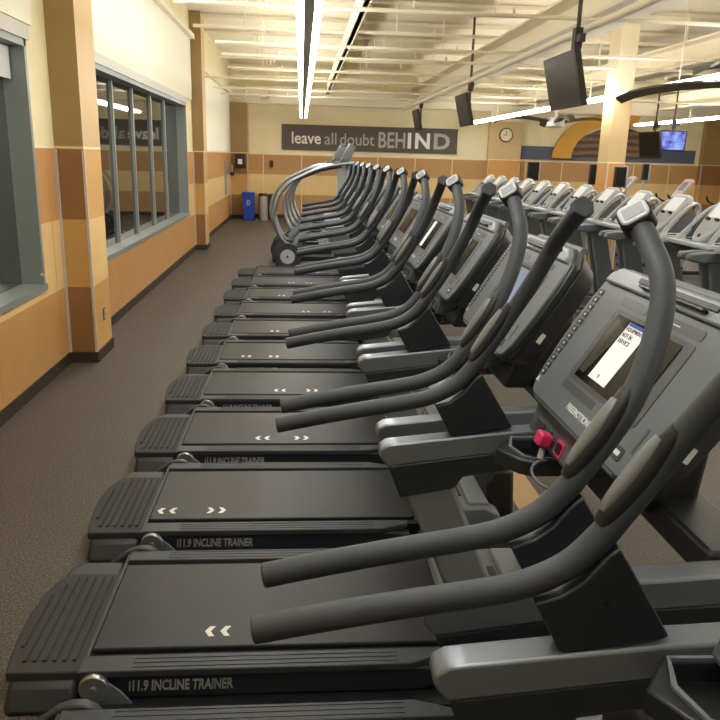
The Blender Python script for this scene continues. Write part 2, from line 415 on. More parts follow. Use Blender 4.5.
# ------------------------------------------------------------------ incline trainer (origin on the floor, user faces +x, near side is -y)
HY = .3955
P0 = (.638, 0, 1.19); FD = Vector((.217, 0, .345)).normalized(); FN = Vector((-FD.z, 0, FD.x)); FU = Vector((0, -1, 0))
def hpath(s):
    pts = [(-.066, 0, 1.056), (.05, 0, 1.080), (.18, 0, 1.104), (.30, 0, 1.124), (.375, 0, 1.142), (.44, 0, 1.176), (.484, 0, 1.222), (.515, 0, 1.268),
           (.551, 0, 1.324), (.584, .003, 1.382), (.612, .018, 1.44), (.637, .040, 1.50), (.655, .068, 1.558), (.664, .106, 1.606), (.667, .170, 1.650), (.668, .242, 1.692)]
    return spline([(x, s*(HY-i), z) for x, i, z in pts], 5)
def make_trainer(label):
    t = thing('incline_trainer', label, 'treadmill', group='black incline trainers in a row')
    # rear block and ribbed step pad
    MB().poly([(-.745, -.45, 0), (-.745, .385, 0), (-.93, .385, 0), (-.99, .30, 0), (-1.0, 0, 0), (-.995, -.30, 0), (-.975, -.45, 0)],
              [(-.745, -.40, .092), (-.745, .375, .092), (-.93, .375, .092), (-.975, .30, .092), (-.985, 0, .092), (-.98, -.30, .092), (-.96, -.40, .092)]).build('rear_housing', 'housing', t, bev=.02)
    out = [(-.975, -.385), (-.99, -.30), (-1.004, -.18), (-1.01, -.05), (-1.0, .08), (-.975, .17), (-.94, .225), (-.735, .225), (-.735, -.385)]
    pad = MB().xy(out, .088, .121).build('step_pad', 'pad_rubber', t, bev=.006)
    rb = MB()
    for k in range(7):
        x = -.965+k*.033
        e0 = -.33 if k > 0 else -.25; e1 = .19 if k > 1 else (.07 if k == 0 else .14)
        rb.xz([(x-.009, .12), (x-.004, .129), (x+.004, .129), (x+.009, .12)], e0, e1)
    rb.build('pad_ribs', 'pad_rubber', pad)
    MB().box(-.738, -.722, -.40, .37, .09, .128).build('pad_edge_strip', 'rail', pad, bev=.003)
    # running deck
    belt = MB().box(-.72, .56, -.285, .268, .115, .134).build('running_belt', 'belt', t, bev=.006)
    ch = MB()
    def chev(x, d, y=-.20):
        w = .022
        ch.xy([(x, y), (x+d*.016, y+w*1.3), (x+d*.036, y+w*1.3), (x+d*.020, y), (x+d*.036, y-w*1.3), (x+d*.016, y-w*1.3)], .134, .1352)
    for x, d in ((-.345, 1), (-.29, 1), (-.075, -1), (-.02, -1)): chev(x, d)
    ch.build('arrow_marking', 'mark_white', belt, smooth=False)
    MB().box(-.72, .56, -.32, .30, .02, .115).build('deck_board', 'black', t, smooth=False)
    MB().box(-.70, .52, -.47, .40, .0, .018).build('shade_plate', 'black', t, smooth=False)  # added black sheet stands in for the floor shadow between trainers
    for s, (a, b_) in ((-1, (-.41, -.325)), (1, (.295, .372))):
        o_, i_ = (a, b_) if s < 0 else (b_, a)
        r = MB().xy([(-.725, o_), (.37, o_), (.485, o_+(i_-o_)*.55), (.50, i_), (-.725, i_)], .112, .138).build('side_rail', 'rail', t, bev=.004)
        g = MB()
        for k in range(3):
            yy = a+.018+k*.022
            g.box(-.56, .33, yy, yy+.009, .1375, .140)
        g.build('rail_grip_ribs', 'rail', r, smooth=False)
        y0, y1 = sorted((o_+(.012 if s < 0 else -.012), o_+(.06 if s < 0 else -.06)))
        sk = MB().xz([(-.70, .02), (.42, .02), (.50, .05), (.50, .10), (.42, .112), (-.70, .112)], y0, y1).build('side_skirt', 'frame_dark', t, bev=.008)
        lo = (-.575, y0, .05) if s < 0 else (-.235, y1, .05)
        text('model_lettering', 'i11.9 INCLINE TRAINER', lo, (1, 0, 0) if s < 0 else (-1, 0, 0), (0, 0, 1), .345, .042, 'mark_grey', sk, bold=.022, shear=.15)
        # rear pivot
        yo = -.412 if s < 0 else .374; d = -1 if s < 0 else 1
        pv = MB().cyl((-.682, yo-.006*d, .082), (-.682, yo+.018*d, .082), .050, 28).build('pivot_disc', 'steel', t, bev=.005)
        MB().cyl((-.682, yo+.016*d, .082), (-.682, yo+.026*d, .082), .012, 12).cyl((-.69, yo+.016*d, .055), (-.69, yo+.020*d, .055), .005, 8).cyl((-.652, yo+.016*d, .056), (-.652, yo+.020*d, .056), .005, 8).build('bolt', 'silver', pv)
        MB().xz([(-.645, .108), (-.712, .06), (-.69, .02), (-.57, .0), (-.555, .012), (-.60, .07)], min(yo, yo+.008*d), max(yo, yo+.008*d)).build('pivot_plate', 'frame_grey', t, bev=.003)
    MB().xz([(-.875, .03), (-.80, .092), (-.745, .132), (-.70, .148), (-.66, .148), (-.625, .130), (-.605, .100), (-.610, .068), (-.635, .050),
             (-.665, .062), (-.675, .088), (-.70, .098), (-.74, .085), (-.79, .048), (-.825, .03)], .374, .412).build('pivot_arm', 'housing', t, bev=.008)
    # motor hood and lift frame
    hd = MB().xz([(.52, .10), (.56, .165), (.70, .18), (.88, .185), (.95, .15), (.985, .02), (.52, .02)], -.30, .28).build('motor_hood', 'hood_grey', t, bev=.015)
    MB().box(.76, .785, -.17, .12, .1825, .187).build('hood_slot', 'black', hd, smooth=False)
    MB().box(.80, .90, -.27, .25, .17, .20).build('hood_ridge', 'console_light', hd, bev=.01)
    MB().xz([(.90, .02), (.90, .26), (.94, .34), (1.03, .34), (1.05, .02)], -.22, .20).build('front_shroud', 'black', t, bev=.02)
    MB().box(.55, 1.10, -.385, -.325, .006, .09).box(.55, 1.10, .305, .365, .006, .09).box(1.02, 1.10, -.385, .365, .006, .09).build('base_frame', 'frame_dark', t, bev=.008)
    for s in (-1, 1):
        y0, y1 = sorted((s*(HY)+.022, s*(HY)-.022))
        MB().xz([(.29, .90), (.44, .90), (.80, .04), (.655, .04)], y0, y1).build('upright', 'frame_grey', t, bev=.012)
        ya, yb = sorted((s*HY-.030, s*HY+.030))
        sh = MB().xz([(.252, .938), (.228, .970), (.230, .992), (.252, 1.006), (.285, 1.010), (.60, 1.044), (.95, 1.066), (.95, 1.0), (.60, .982)], ya, yb).build('shelf_arm', 'arm_grey', t, bev=.006)
        MB().xz([(.255, .939), (.60, .983), (.95, 1.001), (.95, .945), (.62, .925), (.475, .903), (.455, .868), (.294, .84)], ya+.002, yb-.002).build('arm_shroud', 'frame_dark', sh, bev=.005)
        gy0, gy1 = sorted((s*HY-.024, s*HY+.024))
        MB().xz([(.385, 1.118), (.425, 1.132), (.46, 1.158), (.495, 1.205), (.512, 1.218), (.612, 1.058), (.60, 1.052), (.437, 1.028), (.425, 1.045)], gy0, gy1).build('gusset_plate', 'frame_dark', t, bev=.004)
        MB().cyl((.50, gy0-.0008, 1.12), (.50, gy1+.0008, 1.12), .006, 10).build('gusset_screw', 'black', t)
        hp = hpath(s)
        hb = MB().tube(hp, .0228, 18).build('handlebar', 'grip', t, bev=.004)
        # pulse grip: black cradle with a steel contact on the user's side
        seg = [p for p in hp if 1.235 < p.z < 1.415]
        off = lambda q, d_: Vector((q.x-.86*d_, q.y, q.z+.5*d_))
        n_ = len(seg)
        MB().tube([off(q, .014) for q in seg], .0215, 12, flat=.9, taper=[.5+.6*math.sin(math.pi*min(1, max(0, (i+.6)/n_)))**.5 for i in range(n_)]).build('pulse_grip_cradle', 'black', hb)
        n2_ = n_-4
        MB().tube([off(q, .027) for q in seg[2:-2]], .0165, 12, flat=.9, taper=[.35+.65*math.sin(math.pi*min(1, max(0, (i+.5)/n2_)))**.5 for i in range(n2_)]).build('pulse_contact', 'contact_steel', hb)
        e = hp[-1]; tg = (hp[-1]-hp[-3]).normalized()
        if s < 0:
            N = Vector((-.62, -.52, .59)).normalized(); U = N.cross(tg).normalized()*-1; V = U.cross(N).normalized()
            if V.z < 0: V = -V; U = -U
            c = e + N*.026 - tg*.008
            hd_ = MB().fr(c, U, V, N, rrect(-.034, .034, -.026, .030, .018), -.040, .006, .97).build('thumb_pad_housing', 'black', hb, bev=.006)
            MB().fr(c, U, V, N, rrect(-.030, .030, -.022, .026, .014), .005, .010, .92).build('thumb_pad', 'white_grey', hd_, bev=.002)
            MB().fr(c, U, V, N, rrect(-.022, .020, -.012, .016, .004), .0095, .0112).build('thumb_buttons', 'console_light', hd_, smooth=False)
        else:
            MB().tube([e-tg*.01, e+tg*.016], .029, 6).build('end_cap', 'grip', hb, bev=.003)
    # cross member and console
    MB().box(.80, .93, -HY+.03, HY-.03, 1.00, 1.07).build('cross_beam', 'frame_dark', t, bev=.01)
    MB().xz([(.70, 1.03), (.90, 1.03), (.93, 1.30), (.80, 1.36)], -.13, .13).build('console_neck', 'frame_dark', t, bev=.015)
    outl = [(-.26, -.012), (-.305, .004), (-.33, .05), (-.345, .16), (-.345, .29), (-.333, .36), (-.285, .40), (-.26, .41)]
    outl = outl + [(-u, v) for u, v in outl[::-1]]
    con = MB().fr(P0, FU, FD, FN, outl[::-1], 0, -.03).fr(P0, FU, FD, FN, outl[::-1], -.03, -.115, .86).build('console', 'frame_dark', t, bev=.008)
    faceo = [(u*.985, v*.985+.002) for u, v in outl]
    MB().fr(P0, FU, FD, FN, faceo, -.004, .008).build('console_fascia', 'console_face', con, bev=.006)
    top = [(-.318, .352), (-.31, .378), (-.268, .402), (.268, .402), (.31, .378), (.318, .352)]
    tp = MB().fr(P0, FU, FD, FN, top, .0, .020, .97).build('top_ledge', 'console_light', con, bev=.006)
    MB().fr(P0, FU, FD, FN, rrect(-.13, .23, .377, .390, .004), .019, .024).build('tray_slot', 'black', tp, smooth=False)
    MB().fr(P0, FU, FD, FN, rrect(-.10, .20, .366, .374, .003), .019, .034).build('reading_ledge', 'frame_dark', tp, bev=.002)
    MB().fr(Vector(P0)+FU*.329, FN, FD, FU, rrect(-.066, -.050, .10, .135, .002), -.012, .0).build('side_sticker', 'mark_white', con, smooth=False)
    MB().tube([Vector(P0)+FU*u+FD*.418-FN*.035 for u in (-.20, 0, .25)], .012, 8).build('rear_bar', 'frame_grey', con)
    MB().fr(P0, FU, FD, FN, rrect(-.165, .225, .095, .302, .012), .007, .0095).build('display_bezel', 'console_inset', con)
    MB().fr(P0, FU, FD, FN, rrect(-.135, .185, .108, .290, .004), .009, .0115).build('display', 'black_gloss', con)
    MB().fr(P0, FU, FD, FN, [(-.128, .125), (-.10, .125), (-.058, .262), (-.128, .285)], .0113, .012).build('display_glare', 'screen_glare', con, smooth=False)  # painted glare: olive patch for light reflected in the dark display
    MB().fr(P0, FU, FD, FN, rrect(-.17, -.03, .312, .336, .008), .007, .009).fr(P0, FU, FD, FN, rrect(.04, .225, .312, .336, .008), .007, .009).build('readout_band', 'console_inset', con)
    MB().fr(P0, FU, FD, FN, rrect(-.165, .035, .066, .088, .006), .007, .009).fr(P0, FU, FD, FN, rrect(.13, .20, .062, .090, .003), .007, .009).build('heart_rate_strip', 'console_inset', con)
    MB().fr(P0, FU, FD, FN, rrect(.066, .128, .3215, .3245, .001), .009, .0095).build('readout_text', 'logo_light', con, smooth=False)
    text('brand_lettering', 'FREEMOTION', Vector(P0)+FU*-.068+FD*.030+FN*.008, FU, FD, .135, .017, 'logo_light', con, bold=.02, depth=.001)
    MB().fr(P0, FU, FD, FN, rrect(.208, .252, .022, .052, .006), .007, .0095).build('card_reader_icon', 'black', con)
    MB().fr(P0, FU, FD, FN, rrect(.219, .241, .032, .043, .002), .009, .0102).build('icon_mark', 'logo_light', con, smooth=False)
    MB().fr(P0, FU, FD, FN, rrect(-.27, .27, -.001, .003, .001), .007, .0088).build('fascia_seam', 'black', con, smooth=False)
    MB().fr(P0, FU, FD, FN, rrect(-.285, .285, .349, .352, .001), .007, .0088).build('fascia_seam', 'black', con, smooth=False)
    for s in (-1,):
        for k in range(12):
            v = .062+k*.0235; u = s*.302
            b_ = MB().fr(P0, FU, FD, FN, rrect(u-.0145, u+.0145, v-.009, v+.009, .002), .006, .010).build('preset_button', 'black', con, smooth=False)
        g = MB()
        for k in range(12):
            v = .062+k*.0235; u = s*.302
            g.fr(P0, FU, FD, FN, rrect(u-.004, u+.004, v-.003, v+.003, .001), .0098, .0104)
        g.fr(P0, FU, FD, FN, [(s*.302-.01, .032), (s*.302+.01, .032), (s*.302, .047)], .007, .0095)
        g.build('button_symbols', 'logo_light', con, smooth=False)
    MB().fr(P0, FU, FD, FN, rrect(.268, .276, .055, .115, .002), .007, .009).build('keypad_legend', 'console_inset', con, smooth=False)
    # lower control strip under the screen
    cs = MB().xz([(.650, 1.178), (.646, 1.150), (.628, 1.092), (.640, 1.080), (.74, 1.10), (.76, 1.18)], -.06, .285).build('control_strip', 'console_face', t, bev=.008)
    SD = Vector((.018, 0, .058)).normalized(); SN = Vector((-SD.z, 0, SD.x)); SO = Vector((.628, 0, 1.092))
    def sbox(u0, u1, v0, v1, name, mt, n1=.004): return MB().fr(SO, FU, SD, SN, rrect(u0, u1, v0, v1, .004), -.002, n1).build(name, mt, cs)
    sbox(-.235, -.175, .012, .046, 'start_key', 'console_inset')
    sbox(-.155, -.12, .012, .046, 'cool_down_key', 'console_inset'); sbox(-.072, -.028, .010, .048, 'stop_frame', 'red_outline')
    sbox(-.066, -.034, .016, .042, 'emergency_stop', 'black', .006); sbox(.01, .05, .012, .046, 'fan_key', 'console_inset')
    # cup holder on the left side
    o1 = [(.540, .285), (.585, .205), (.62, .185), (.70, .185), (.722, .205), (.722, .35), (.70, .364), (.60, .364)]
    i1 = [(.588, .285), (.605, .215), (.628, .20), (.695, .20), (.708, .212), (.708, .335), (.695, .348), (.605, .348)]
    chd = MB().ring((0, 0, 0), (1, 0, 0), (0, 1, 0), (0, 0, 1), o1, i1, .985, 1.030).build('cup_holder', 'frame_dark', t, bev=.005)
    MB().xy([(x, y) for x, y in i1], .980, .986).build('cup_holder_base', 'black', chd)
    i2 = [(.578, .285), (.598, .211), (.625, .194), (.697, .194), (.713, .208), (.713, .341), (.697, .355), (.602, .355)]
    MB().ring((0, 0, 0), (1, 0, 0), (0, 1, 0), (0, 0, 1), i2, i1, 1.029, 1.036).build('cup_holder_rim', 'frame_grey', chd)
    return t

T0L = 'incline trainer with a pink safety key and a white notice on its screen'
t0 = make_trainer(T0L)
PIT = .9553; YC = 1.6185
labels = {
 -1: 'incline trainer at the very front, only its right handlebar and one cup holder in frame',
  1: 'incline trainer whose belt shows nearest the camera, with a blue-grey notice on the screen',
  2: 'third incline trainer, counting the one with the pink key as first',
  3: 'incline trainer fourth along, the second beyond the one with the blue-grey notice',
  4: 'fifth incline trainer after the pink key one counted first, just before the tiled pillar',
  5: 'incline trainer sixth along, level with the nearest tiled pillar',
  6: 'incline trainer seventh along, just past the tiled pillar by the long window',
  7: 'incline trainer eighth along, four before the silver-railed ellipticals',
  8: 'incline trainer third before the first silver-railed elliptical',
  9: 'incline trainer one before the last in the black row',
  10: 'last black incline trainer, right next to the silver-railed ellipticals'}
for n in (-1, 1, 2, 3, 4, 5, 6, 7, 8, 9, 10):
    c = copy_tree(t0); c.location = (.0084*n, YC+PIT*n, 0); c['label'] = labels[n]
    for ch in c.children:
        if ch.name.startswith('control_strip'):
            for g in ch.children:
                if g.name.startswith('stop_frame'):
                    if n == -1: dim = g.data.copy(); dim.materials[0] = MATS['console_inset']
                    g.data = dim
        if ch.name.startswith('running_belt'):
            for g in ch.children: g.location.x = {1: 0, 2: -.35, 3: .05, 4: .12, 5: -.2, 6: .0}.get(n, .1*(n % 4))
    if n == -1: c.location.x -= .0136; c.rotation_euler.z = -.035
t0.location = (0, YC, 0)
# pink safety key clipped to the nearest console
kp = MB().fr((.628, .105, 1.120), (0, -1, 0), (.3, 0, .95), (-.95, 0, .3), rrect(-.022, .022, -.018, .018, .010), .0, .034).build('safety_key', 'key_pink', t0, bev=.005)
MB().cyl((.612, .105, 1.10), (.606, .10, 1.075), .008, 10).build('key_clip', 'white_grey', kp)
lo = []
for k in range(30):
    a = k/29*math.pi*3.2
    lo.append((.60+.022*math.cos(a)+.0012*k, .10+.03*math.sin(a)-.001*k, 1.07-.0042*k))
MB().tube(lo, .0035, 6).build('key_cord', 'frame_grey', kp)

# notices on the screens: sheets leaning on the consoles
def notice(n, u0, u1, v0, v1, mt, label, slant=0.0, words=True):
    lx, ly = .0084*n, YC+PIT*n
    o = Vector(P0)+Vector((lx, ly, 0))
    t = thing('paper_notice', label, 'notice', tuple(o+FU*u0+FD*v0+FN*.0122), group='paper notices on the consoles')
    q = [(0, 0), (u1-u0, 0), (u1-u0+slant, v1-v0), (slant, v1-v0)]
    MB().fr((0, 0, 0), FU, FD, FN, q, 0, .001).build('sheet', mt, t, smooth=False)
    if words:
        h = v1-v0; w_ = u1-u0
        MB().fr((0, 0, 0), FU, FD, FN, [(slant*.95+.002, h*.945), (w_+slant*.95, h*.945), (w_+slant, h), (slant+.002, h)], .001, .0014).build('blue_band', 'ink_blue', t, smooth=False)
        text('notice_text', 'EQUIPMENT', FU*(slant*.85+.006)+FD*(h*.86)+FN*.001, FU, FD, w_*.85, .011, 'ink', t, bold=.02, depth=.0005)
        text('notice_text', 'NOT IN', FU*(slant*.75+.006)+FD*(h*.76)+FN*.001, FU, FD, w_*.5, .011, 'ink', t, bold=.02, depth=.0005)
        text('notice_text', 'SERVICE', FU*(slant*.65+.006)+FD*(h*.66)+FN*.001, FU, FD, w_*.6, .011, 'ink', t, bold=.02, depth=.0005)
        MB().fr((0, 0, 0), FU, FD, FN, circ(w_*.45, h*.09, .006, 10), .001, .0014).build('round_mark', 'mark_grey', t, smooth=False)
    return t
notice(0, -.068, .03, .125, .285, 'paper', 'white notice with dark capitals on the nearest trainer screen', .012)
notice(1, -.08, .09, .118, .282, 'paper_blue', 'blue-grey notice on the second trainer screen', .0, False)
notice(2, -.02, .05, .115, .285, 'paper', 'white blank notice on the screen of the third trainer', .01, False)
notice(3, -.02, .05, .115, .285, 'paper', 'white blank notice on the screen of the fourth trainer', .01, False)

# flat cover over the power cables under the front of the row
tag(MB().box(.84, 1.33, .2, 12.0, .0, .004).build('cable_cover', 'raceway', smooth=False), 'tan flat cable cover on the floor under the trainer fronts', 'floor cover')

# ------------------------------------------------------------------ silver railed ellipticals at the end of the row
def make_elliptical(label, group):
    t = thing('elliptical_trainer', label, 'elliptical', group=group)
    for s in (-1, 1):
        y = s*.26
        h = MB().cyl((-.22, y-.05, .225), (-.22, y+.05, .225), .215, 32).build('drive_housing', 'housing', t, bev=.012)
        MB().cyl((-.22, y-.056 if s < 0 else y+.056, .225), (-.22, y, .225), .115, 28).build('hub_disc', 'white_grey', h)
        MB().cyl((-.22, y-.060 if s < 0 else y+.060, .225), (-.22, y, .225), .02, 10).build('hub_bolt', 'console_inset', h)
        rail = spline([(-.13, y, .38), (-.28, y, .47), (-.36, y, .60), (-.43, y, .86), (-.37, y, 1.14), (-.20, y, 1.36), (-.02, y, 1.47), (.30, y, 1.61), (.60, y, 1.67), (.80, y, 1.69)], 4)
        MB().tube(rail, .027, 10).build('side_rail', 'silver', t)
        MB().tube([(-.10, y, .40), (.1, y, .62), (.14, y, .66)], .05, 10, taper=[1.2, .8, .6]).build('housing_neck', 'frame_grey', h)
        MB().tube([(-.30, y*.7, .30), (.30, y*.7, .42), (.85, y*.7, .30)], .03, 8).build('pedal_beam', 'frame_grey', t)
        MB().xy(rrect(-.10, .28, y*.62-.07, y*.62+.07, .04), .42, .46).build('foot_pedal', 'frame_dark', t, bev=.006)
        MB().tube([(-.06, y*.86, 1.43), (.3, y*.86, 1.57), (.62, y*.86, 1.64)], .020, 8).build('rail_underside', 'grip', t)  # dark bar drawn as the dark underside of the silver rail
    MB().box(-.42, .95, -.05, .05, .0, .08).box(-.40, -.32, -.33, .33, 0, .06).box(.86, .95, -.33, .33, 0, .06).build('base_frame', 'frame_dark', t, bev=.008)
    MB().xz([(.62, .08), (.96, .08), (.86, .55), (.86, 1.62), (.70, 1.66), (.68, .60)], -.10, .10).build('front_column', 'treadmill_silver', t, bev=.02)
    hd = MB().fr((.62, 0, 1.70), (0, -1, 0), (.45, 0, .89), (-.89, 0, .45), rrect(-.20, .20, .0, .32, .07), -.09, .02).build('console_head', 'frame_grey', t, bev=.012)
    MB().fr((.62, 0, 1.70), (0, -1, 0), (.45, 0, .89), (-.89, 0, .45), rrect(-.15, .15, .08, .26, .03), .019, .024).build('console_screen', 'console_inset', hd)
    MB().box(.50, .80, -.28, .28, 1.655, 1.70).build('console_tray', 'frame_dark', t, bev=.012)
    return t
EG = 'silver-railed ellipticals'
e0 = make_elliptical('silver-railed elliptical nearest, its pale hub disc facing the camera beside the last black trainer', EG)
el = ['second silver-railed elliptical, just behind the one with the visible hub disc', 'silver-railed elliptical in the middle, two in front of it',
      'fourth silver-railed elliptical towards the back wall', 'silver-railed elliptical next to last before the lettered sign', 'silver-railed elliptical farthest off, closest to the lettered sign']
for i in range(5):
    c = copy_tree(e0); c.location = (.05*(i+1)+(.01 if i else -.13), 12.28+.95*(i+1), 0); c['label'] = el[i]
e0.location = (.01, 12.28, 0)

# ------------------------------------------------------------------ second row: pale consoled treadmills
def make_treadmill(label):
    t = thing('treadmill', label, 'treadmill', group='silver treadmills in the second row')
    b_ = MB().box(-1.25, .35, -.27, .27, .13, .155).build('running_belt', 'belt', t, bev=.005)
    MB().box(-1.30, .40, -.37, -.28, .06, .165).box(-1.30, .40, .28, .37, .06, .165).build('side_rail', 'treadmill_grey', t, bev=.008)
    MB().xy([(-1.30, -.37), (-1.30, .37), (-1.42, .28), (-1.46, 0), (-1.42, -.28)], .02, .15).build('rear_cover', 'treadmill_grey', t, bev=.01)
    MB().box(-1.28, .9, -.34, .34, .0, .125).build('base_frame', 'frame_dark', t)
    MB().xz([(.36, .13), (.42, .26), (.60, .30), (.90, .24), (.98, .05), (.36, .05)], -.36, .36).build('motor_hood', 'treadmill_grey', t, bev=.03)
    for s in (-1, 1):
        y0, y1 = sorted((s*.36, s*.41))
        MB().xz([(.16, 1.02), (.36, 1.02), (.62, .04), (.40, .04)], y0, y1).build('upright', 'treadmill_grey', t, bev=.015)
        y0, y1 = sorted((s*.345, s*.425))
        r = MB().xz([(-.02, .985), (-.03, 1.01), (-.01, 1.045), (.10, 1.062), (.70, 1.075), (.70, .98), (.10, .965)], y0, y1).build('hand_rail', 'treadmill_grey', t, bev=.018)
        MB().box(.22, .62, y0+.015, y1-.015, 1.073, 1.083).build('rail_inlay', 'white_grey', r)
        lp = [(.28, s*.30, 1.08), (.36, s*.28, 1.18), (.50, s*.27, 1.33), (.60, s*.26, 1.41), (.67, s*.25, 1.40), (.68, s*.25, 1.32), (.60, s*.27, 1.20), (.56, s*.29, 1.09)]
        MB().tube(spline(lp, 3), .026, 8, flat=.8).build('side_loop', 'treadmill_silver', t)
        MB().xz([(.36, 1.12), (.52, 1.30), (.62, 1.37), (.64, 1.30), (.54, 1.12)], min(s*.265, s*.285), max(s*.265, s*.285)).build('side_fill', 'treadmill_grey', t)
    tr = MB().xy([(.22, -.35), (.22, .35), (.66, .35), (.72, .25), (.72, -.25), (.66, -.35)], 1.06, 1.10).build('dashboard_tray', 'treadmill_silver', t, bev=.01)
    for s in (-1, 1): MB().xy(circ(.42, s*.27, .05, 16), 1.098, 1.106).build('cup_well', 'black', tr)
    U = (0, -1, 0); V = Vector((.62, 0, .785)).normalized(); N = Vector((-V.z, 0, V.x)); O = (.34, 0, 1.11)
    out = [(-.05, -.02), (.05, -.02), (.11, .02), (.15, .10), (.185, .24), (.20, .38), (.18, .46), (.12, .485), (-.12, .485), (-.18, .46), (-.20, .38), (-.185, .24), (-.15, .10), (-.11, .02)]
    c_ = MB().fr(O, U, V, N, out, -.05, .02).build('console', 'white_grey', t, bev=.018)
    MB().fr(O, U, V, N, rrect(-.12, .12, .12, .20, .03), .019, .024).build('key_panel', 'treadmill_silver', c_)
    MB().fr(O, U, V, N, rrect(-.13, .13, .26, .44, .02), .019, .024).build('display', 'paper', c_)
    MB().fr(O, U, V, N, circ(0, .045, .02, 14), .019, .030).build('stop_button', 'console_inset', c_)
    for s in (-1, 1): MB().fr(O, U, V, N, rrect(s*.08-.03, s*.08+.03, .222, .245, .008), .019, .045).build('page_clip', 'black', c_)
    return t
tb0 = make_treadmill('silver treadmill nearest the camera in the second row, cut by the right edge')
tl = ['silver treadmill second in its row from the right edge', 'silver treadmill directly behind the nearest upright thumb pad', 'silver treadmill in front of the square column',
      'silver treadmill just left of the square column', 'silver treadmill between the square column and the wall clock, nearer the column', 'silver treadmill in the middle of the far stretch of its row',
      'silver treadmill fourth from the far end of its row', 'silver treadmill third from the far end of its row', 'silver treadmill next to last in its row', 'silver treadmill farthest away, just right of the lettered sign']
tb0.location = (3.42, 6.9, 0)
for i in range(1, 11):
    c = copy_tree(tb0); c.location = (3.42, 6.9+.93*i, 0); c['label'] = tl[i-1]
tbn = copy_tree(tb0); tbn.location = (3.42, 5.97, 0); tbn['label'] = 'silver treadmill mostly outside the right edge, only its rail tips in frame'

# third row: exercise bikes with slim consoles
def make_bike(label, shell):
    t = thing('exercise_bike', label, 'exercise bike', group='machines in the third row')
    MB().box(-.55, -.47, -.25, .25, 0, .07).box(.40, .48, -.25, .25, 0, .07).box(-.5, .45, -.05, .05, .03, .10).build('base_frame', 'frame_dark', t, bev=.01)
    MB().cyl((.18, -.08, .38), (.18, .08, .38), .27, 28).build('flywheel_cover', 'treadmill_grey', t, bev=.02)
    MB().tube([(-.30, 0, .08), (-.22, 0, .80)], .035, 10).build('seat_post', 'treadmill_silver', t)
    MB().xy([(-.40, -.12), (-.40, .12), (-.20, .10), (-.02, .03), (-.02, -.03), (-.20, -.10)], .80, .88).build('saddle', 'black', t, bev=.02)
    MB().tube([(.22, 0, .40), (.34, 0, .95), (.36, 0, 1.25)], .05, 10, taper=[1.4, 1, .8]).build('front_post', 'treadmill_silver', t)
    for s in (-1, 1):
        MB().tube(spline([(.34, s*.04, 1.12), (.25, s*.22, 1.15), (.08, s*.25, 1.22), (.02, s*.22, 1.30)], 4), .018, 8).build('handle', 'black', t)
        MB().tube([(.18, s*.10, .38), (.18+s*.12, s*.13, .30)], .02, 8).box(.12+s*.12, .24+s*.12, min(s*.11, s*.21), max(s*.11, s*.21), .27, .30).build('pedal', 'black', t)
    V = Vector((.6, 0, .8)); N = Vector((-.8, 0, .6))
    h = MB().fr((.26, 0, 1.24), (0, -1, 0), V, N, rrect(-.15, .15, 0, .40, .06), -.04, .02).build('console_head', shell, t, bev=.015)
    MB().fr((.26, 0, 1.24), (0, -1, 0), V, N, rrect(-.09, .09, .15, .33, .02), .019, .024).build('console_screen', 'console_light', h)
    return t
b0 = make_bike('exercise bike with pinkish console left of the blue television', 'pinkish')
b0.location = (6.25, 12.9, 0)
b1 = make_bike('exercise bike with dark rimmed console below the blue television at right', 'pinkish'); b1.location = (6.7, 12.0, 0)
b2 = copy_tree(b0); b2.location = (5.9, 14.4, 0); b2['label'] = 'exercise bike half hidden behind the square column, its handles crossing'

# slim stands carrying tall dark screens
def screen_stand(label, x, y, z0, z1, w_):
    t = thing('screen_stand', label, 'screen stand', (x, y, 0), group='tall dark screens on stands')
    MB().xy(circ(0, 0, .13, 24), 0, .03).build('base', 'frame_dark', t, bev=.008)
    MB().cyl((0, .03, .03), (0, .03, z0+.1), .02, 12).build('post', 'treadmill_silver', t)
    c = MB().box(-w_/2, w_/2, -.03, .03, z0, z1).build('screen_case', 'tv_case', t, bev=.008)
    MB().box(w_/2, w_/2+.03, -.035, .035, z0-.02, z1+.01).build('side_frame', 'white_grey', c, bev=.008)
    MB().box(-w_/2+.015, w_/2-.01, -.034, -.030, z0+.02, z1-.02).build('screen', 'tv_black', c)
screen_stand('tall dark screen left of the golden arch foot', 6.12, 20.0, 1.30, 1.77, .30)
screen_stand('tall dark screen just left of the square column', 5.22, 13.4, 1.42, 1.77, .19)
screen_stand('tall dark screen standing right in front of the square column', 4.63, 10.9, 1.46, 1.75, .17)
screen_stand('slim tall dark screen right of the square column', 6.15, 13.4, 1.52, 1.80, .11)

